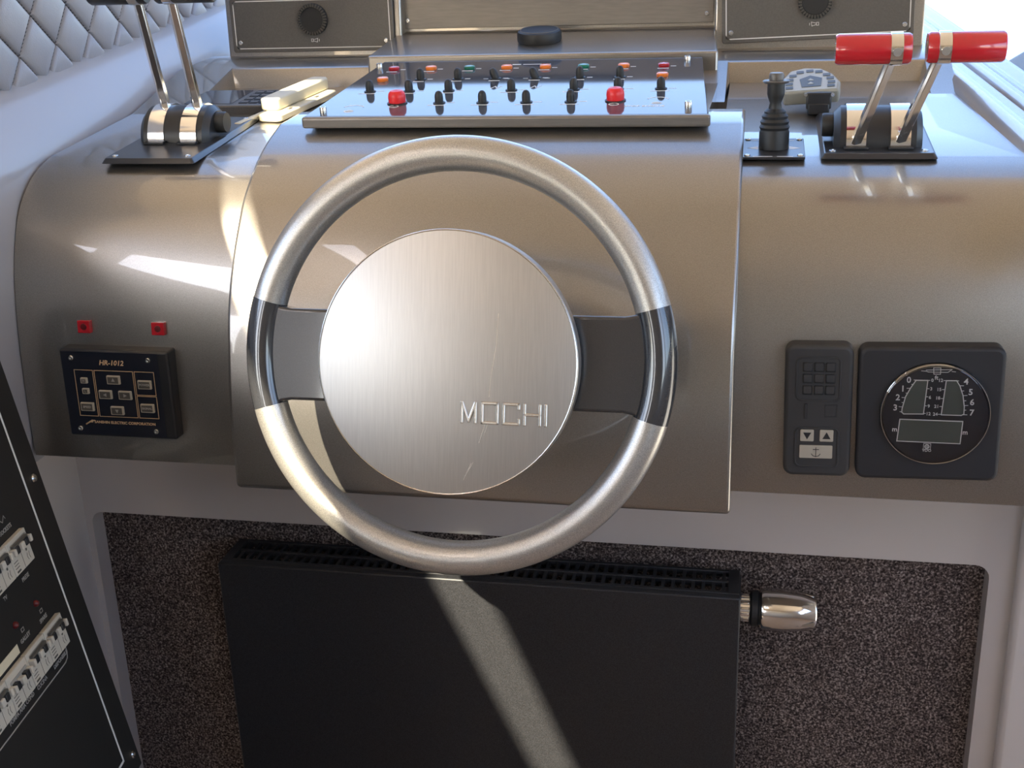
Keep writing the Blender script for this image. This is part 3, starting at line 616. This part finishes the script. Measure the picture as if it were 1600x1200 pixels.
# ------------------------------------------------------------------ alarm module beside the gauge
AF = frame((0.353, 0.178, 0.9785), (1, 0, 0.02), (0, 0.03, 1))
am = thing('alarm_module', (0.353, 0.19, 0.906), 'narrow black alarm unit with anchor button left of the depth gauge', 'control unit')
MB(AF).prism(rrect(-0.0345, -0.0725, 0.0345, 0.0725, 0.010), -0.03, 0.0).build('housing', 'module', am, bevel=0.004, seg=3)
for y0, y1 in ((0.013, 0.060), (-0.061, -0.018)):
    MB(AF).line(rrect(-0.0225, y0, 0.0215, y1, 0.006), 0.0022, 0.0012, True, 0.0).build('raised_rim', 'module', am, bevel=0.0005)
for i in range(3):
    for j in range(3):
        MB(AF).prism(rrect(-0.0165 + i * 0.0115, 0.019 + j * 0.0125, -0.0065 + i * 0.0115, 0.0295 + j * 0.0125, 0.001), 0.0, 0.0022, None,
                     rrect(-0.0155 + i * 0.0115, 0.021 + j * 0.0125, -0.0075 + i * 0.0115, 0.0290 + j * 0.0125, 0.001)).build('grille_louver', 'module', am)
MB(AF).line([(-0.0125, 0.008), (-0.0125, -0.006)], 0.0030, 0.0015, False, 0.0).build('switch_mark', 'module_low', am, bevel=0.0004)
MB(AF).line([(0.007, 0.008), (0.019, 0.008), (0.019, -0.005), (0.007, -0.005)], 0.0010, 0.0006, True, 0.0).build('moulded_logo', 'module_low', am, smooth=0)
for x, dn in ((-0.0105, True), (0.0095, False)):
    k = MB(AF).prism(rrect(x - 0.0070, -0.0325, x + 0.0070, -0.0195, 0.0012), 0.0, 0.0016).build('arrow_button', 'beige_key', am, bevel=0.0004)
    s = -1 if dn else 1; yc = -0.026
    MB(AF).prism([(x - 0.0042, yc - s * 0.0034), (x + 0.0042, yc - s * 0.0034), (x, yc + s * 0.0042)], 0.0016, 0.0019).build('arrow', 'black', k, smooth=0)
k = MB(AF).prism(rrect(-0.0180, -0.0515, 0.0160, -0.0370, 0.0012), 0.0, 0.0016).build('anchor_button', 'beige_key', am, bevel=0.0004)
b = MB(AF); X0 = -0.001
b.line([(X0, -0.0395), (X0, -0.0490)], 0.0007, 0.0003, False, 0.0016); b.line([(X0 - 0.0028, -0.0415), (X0 + 0.0028, -0.0415)], 0.0007, 0.0003, False, 0.0016)
b.line([(X0 - 0.0045, -0.0465), (X0 - 0.003, -0.0485), (X0, -0.0495), (X0 + 0.003, -0.0485), (X0 + 0.0045, -0.0465)], 0.0007, 0.0003, False, 0.0016); b.build('anchor_symbol', 'black', k, smooth=0)

# ------------------------------------------------------------------ searchlight control and the two red lamps
KF = frame((-0.4465, 0.176, 0.9670), (1, 0, 0), (0, 0.03, 1))
ke = thing('searchlight_control', (-0.4465, 0.19, 0.914), 'black control box with gold lettering and small keys on the left dash', 'control unit')
MB(KF).prism(rrect(-0.0690, -0.0540, 0.0690, 0.0540, 0.003), -0.03, 0.0).build('housing', 'black', ke, bevel=0.003, seg=3)
MB(KF).prism(rrect(-0.0665, -0.0515, 0.0560, 0.0515, 0.001), 0.0, 0.0006).build('face_plate', 'navy', ke)
for x, y in ((-0.0535, 0.0435), (0.0440, 0.0435), (-0.0535, -0.0440), (0.0440, -0.0440)): screw(KF @ Matrix.Translation((x, y, 0.0006)), ke, 0.0034, 0.0022)
g_ = MB(KF)
for r in ((-0.0520, -0.0280, -0.0285, 0.0290), (-0.0265, -0.0280, 0.0225, 0.0290), (0.0245, 0.0005, 0.0490, 0.0290), (0.0245, -0.0280, 0.0490, -0.0010)):
    g_.line([(r[0], r[1]), (r[2], r[1]), (r[2], r[3]), (r[0], r[3])], 0.0006, 0.0002, True, 0.0006)
g_.text('HR-1012', 0.0085, -0.0035, 0.0385, 0.0006, 0.0002, shear=0.25)
g_.text('SANSHIN ELECTRIC CORPORATION', 0.0046, 0.0045, -0.0355, 0.0006, 0.0002, sx=1.05)
for d in (0, 0.0028): g_.line([(-0.0455 + d, -0.0385 + d * 0.6), (-0.0405 + d, -0.0355 + d * 0.6), (-0.0375 + d, -0.0355 + d * 0.6)], 0.0016, 0.0002, False, 0.0006)
g_.build('gold_print', 'gold_ink', ke, smooth=0)
def key(x, y, w_, h_, leg, tri=None):
    k = MB(KF).prism(rrect(x - w_ / 2, y - h_ / 2, x + w_ / 2, y + h_ / 2, 0.0008), 0.0006, 0.0034).build('key', 'beige_key', ke, bevel=0.0005)
    MB(KF).prism(rrect(x - w_ / 2 + 0.0014, y - h_ / 2 + 0.0012, x + w_ / 2 - 0.0018, y + h_ / 2 - 0.0014, 0.0005), 0.0034, 0.0037).build('key_face', 'key_dark', k)
    m = MB(KF)
    if tri is not None:
        a = tri; pts = [(0.0026 * math.cos(a + q), 0.0026 * math.sin(a + q)) for q in (0, 2.2, -2.2)]
        m.prism([(x + u, y + v) for u, v in pts], 0.0037, 0.0039)
    else: m.text(leg, 0.0038, x, y, 0.0037, 0.0002)
    m.build('key_legend', 'grey_ink', k, smooth=0)
key(-0.0020, 0.0185, 0.0165, 0.0105, '', math.pi / 2); key(-0.0020, -0.0195, 0.0165, 0.0105, '', -math.pi / 2)
key(-0.0145, 0.0000, 0.0165, 0.0105, '', math.pi); key(0.0105, 0.0000, 0.0165, 0.0105, '', 0)
key(0.0370, 0.0140, 0.0170, 0.0105, 'POWER'); key(0.0370, -0.0150, 0.0170, 0.0105, 'SIGNAL'); key(-0.0400, -0.0160, 0.0170, 0.0105, 'SPEED')
key(-0.0400, 0.0165, 0.0085, 0.0070, 'H'); key(-0.0395, 0.0035, 0.0085, 0.0070, 'L')
for x, lab in ((-0.4885, 'small square red lamp above the left end of the black control box'), (-0.3945, 'small square red lamp nearer the steering wheel')):
    F = frame((x, 0.197, 1.043), (1, 0, 0), (0, 0.12, 1))
    t = thing('red_lamp', (x, 0.197, 1.036), lab, 'lamp', 'red lamps on the left dash')
    MB(F).prism(rrect(-0.0080, -0.0075, 0.0080, 0.0075, 0.0008), -0.004, 0.0030).build('bezel', 'red_lens', t, bevel=0.0006)
    MB(F).lathe([(0.0, 0.0030), (0.0040, 0.0030), (0.0036, 0.0038), (0.0, 0.0040)], 18).build('lens', 'red_dark', t)

# ------------------------------------------------------------------ radiator
X0, X1, YF, YB, ZT = -0.424, 0.280, 0.325, 0.400, 0.667
rd = thing('radiator', (-0.07, 0.36, 0.06), 'anthracite flat panel radiator under the steering wheel', 'radiator')
MB().box(((X0 + X1) / 2, YF + 0.006, (ZT + 0.07) / 2), (X1 - X0, 0.012, ZT - 0.07)).build('front_panel', 'radiator', rd, bevel=0.0025, seg=3)
MB().box(((X0 + X1) / 2, YB - 0.012, (ZT + 0.05) / 2), (X1 - X0 - 0.03, 0.016, ZT - 0.11)).build('rear_panel', 'radiator_in', rd)
for x in (X0 + 0.004, X1 - 0.004): MB().box((x, (YF + YB) / 2 + 0.005, (ZT + 0.06) / 2), (0.008, YB - YF - 0.012, ZT - 0.075)).build('side_cover', 'radiator', rd, bevel=0.001)
gr = MB(); zz = ZT - 0.004
for y in (YF + 0.015, (YF + YB) / 2 + 0.006, YB - 0.003): gr.box(((X0 + X1) / 2, y, zz), (X1 - X0 - 0.012, 0.006, 0.008))
for x in (X0 + 0.009, X1 - 0.009): gr.box((x, (YF + YB) / 2 + 0.005, zz), (0.014, YB - YF - 0.012, 0.009))
gro = gr.build('top_grille', 'radiator', rd, bevel=0.0008)
nb = 52; s0 = None
for i in range(nb):
    x = X0 + 0.022 + (X1 - X0 - 0.044) * i / (nb - 1)
    if s0 is None: s0 = MB().box((x, (YF + YB) / 2 + 0.006, zz - 0.0005), (0.0042, YB - YF - 0.02, 0.006)).build('grille_bar', 'radiator', gro); xs0 = x
    else: share(s0, gro, (x - xs0, 0, 0))
# thermostatic valve
tv = MB(); vx = V((1, 0, 0)); F = frame((X1, 0.372, 0.628), (0, 1, 0), (0, 0, 1))       # local z = +x
va = MB(F).lathe([(0.016, 0.0), (0.016, 0.012)], 24).build('valve_nut', 'chrome', rd)
for i in range(14):
    a = 2 * math.pi * i / 14; MB(F).box((0.0165, 0, 0.006), (0.003, 0.0032, 0.011), Matrix.Rotation(a, 4, 'Z')).build('nut_rib', 'chrome', va, bevel=0.0006)
MB(F).lathe([(0.0, 0.012), (0.020, 0.012), (0.0235, 0.015), (0.0235, 0.022), (0.021, 0.024), (0.021, 0.027), (0.0, 0.027)], 28).build('valve_collar', 'rubber', rd)
vh = MB(F).lathe([(0.0, 0.027), (0.0260, 0.027), (0.0272, 0.030), (0.0272, 0.055), (0.0255, 0.075), (0.0215, 0.094), (0.0195, 0.096), (0.0165, 0.0955), (0.0150, 0.092), (0.0, 0.092)], 48).build('valve_head', 'chrome', rd)
for i in range(6):
    a = 2 * math.pi * i / 6 + 0.3
    MB(F).add([(0.0262, 0, 0.070), (0.0222, -0.005, 0.0935), (0.0222, 0.005, 0.0935), (0.019, 0, 0.085)], [(0, 1, 2), (0, 3, 1), (0, 2, 3), (1, 3, 2)], Matrix.Rotation(a, 4, 'Z')).build('grip_notch', 'steel', vh)

# ------------------------------------------------------------------ breaker panel on the left side cabinet
r_ = V((-0.1531, 0.9878, -0.0275)); u_ = V((-0.1768, 0, 0.9842))
BF = frame((-0.4774, 0.15, 0.4764), r_, u_)
bp = thing('breaker_panel', (-0.50, 0.0, 0.40), 'black circuit breaker panel on the side cabinet at lower left', 'breaker panel')
MB(BF).prism([(-0.75, -0.012), (0.0, -0.012), (0.0, 0.60), (-0.75, 0.60)], -0.012, 0.0).build('panel', 'breaker_black', bp, bevel=0.0015)
MB(BF).prism([(-0.75, -0.45), (-0.012, -0.45), (-0.012, 0.59), (-0.75, 0.59)], -0.05, -0.012).build('cabinet_front', 'breaker_black', bp)
MB(BF).line([(-0.7, 0.0215), (-0.0420, 0.0215), (-0.0420, 0.58)], 0.0032, 0.0004).build('white_line', 'white_ink', bp, smooth=0)
MB(BF).line([(-0.6, 0.1995), (-0.0900, 0.1945), (-0.0830, 0.197), (-0.0795, 0.203), (-0.0792, 0.208)], 0.0016, 0.0004).build('group_line', 'grey_ink', bp, smooth=0)
for x, y in ((-0.020, 0.4035), (-0.0165, 0.0130)): screw(BF @ Matrix.Translation((x, y, 0)), bp, 0.0055, 0.003)
def breaker(u1, w0, flipped=False):
    L, Hh = 0.0490, 0.0395; u0 = u1 - L
    o = MB(BF).prism([(u0 + 0.0006, w0), (u1, w0), (u1, w0 + Hh), (u0 + 0.0006, w0 + Hh)], 0.0, 0.0065).build('breaker', 'breaker_white', bp, bevel=0.0008)
    tw = w0 + (0.023 if not flipped else 0.020)
    MB(BF).prism(rrect(u0 + 0.006, tw, u1 - 0.003, tw + 0.012, 0.002), 0.0065, 0.0072).build('toggle_slot', 'breaker_grey', o)
    MB(BF).box((u0 + L / 2, tw + (0.0095 if not flipped else 0.001), 0.0088), (L * 0.74, 0.0035, 0.005)).build('toggle_bar', 'key_dark', o, bevel=0.0008)
    b2 = MB(BF)
    for q in (0.24, 0.72): b2.box((u0 + L * q, tw + 0.0045, 0.0095), (L * 0.16, 0.0085, 0.007))
    b2.build('toggle_dark', 'black', o, bevel=0.0008)
    b3 = MB(BF)
    for q in (0.08, 0.48, 0.90): b3.box((u0 + L * q, tw + 0.0045, 0.0100), (L * 0.17 if q == 0.48 else L * 0.10, 0.0085, 0.008))
    b3.build('toggle_lever', 'breaker_white', o, bevel=0.001)
    p4 = MB(BF)
    p4.lathe([(0.0017, 0.0065), (0.0017, 0.0067), (0.0011, 0.0067), (0.0011, 0.0065)], 12, Matrix.Translation((u0 + L * 0.76, w0 + 0.017, 0)))
    for q in (0.74, 0.84): p4.line([(u0 + L * q, w0 + 0.013), (u0 + L * (q - 0.03), w0 + 0.009), (u0 + L * q, w0 + 0.005)], 0.0006, 0.0002, False, 0.0065)
    for k in range(3): p4.line([(u0 + L * 0.08, w0 + 0.015 - k * 0.0035), (u0 + L * 0.27, w0 + 0.015 - k * 0.0035)], 0.0008, 0.0002, False, 0.0065)
    p4.line([(u0 + L * 0.12, w0 + 0.0035), (u0 + L * 0.26, w0 + 0.0035)], 0.0022, 0.0002, False, 0.0065)
    p4.line([(u0 + L * 0.50, w0 + 0.001), (u0 + L * 0.50, w0 + 0.019)], 0.0005, 0.0002, False, 0.0065)
    p4.build('breaker_print', 'key_dark', o, smooth=0)
for i in range(5): breaker(-0.0755 - i * 0.0497, 0.2135, i == 2)
for i in range(3): breaker(-0.0862 - i * 0.0497, 0.3300)
for x, y in ((-0.1078, 0.2834), (-0.1611, 0.2855), (-0.212, 0.2865)):
    MB(BF @ Matrix.Translation((x, y, 0))).lathe([(0.0042, 0), (0.0040, 0.002), (0.0025, 0.004), (0.0, 0.0046)], 16).build('pilot_light', 'red_dark', bp)
pb = MB(BF)
for s, x, y in (('PRESE', -0.108, 0.3175), ('TV', -0.160, 0.3185), ('SOCKETS', -0.113, 0.380), ('SPARE', -0.1025, 0.2610), ('GALLEY', -0.150, 0.2635), ('DISPONIBILE', -0.098, 0.2035), ('CUCINA', -0.150, 0.2045), ('POMPA ARIA COND', -0.203, 0.2055)):
    pb.text(s, 0.0068, x, y, 0, 0.0003)
for x, y in ((-0.1015, 0.2705), (-0.1500, 0.2735)): pb.line([(x - 0.003, y - 0.002), (x + 0.003, y - 0.002), (x + 0.003, y + 0.002), (x - 0.003, y + 0.002)], 0.0007, 0.0003, True)
pb.line([(-0.122, 0.389), (-0.118, 0.393), (-0.114, 0.389), (-0.108, 0.395), (-0.106, 0.391)], 0.0007, 0.0003)
pb.build('panel_lettering', 'grey_ink', bp, smooth=0)['kind'] = 'stuff'
MB(BF).prism([(-0.29, 0.2565), (-0.1705, 0.2565), (-0.1705, 0.2670), (-0.29, 0.2670)], 0.0, 0.0006).build('sticker', 'cream', bp, smooth=0)

for o in list(bpy.data.objects):
    if '_o' in o: del o['_o']
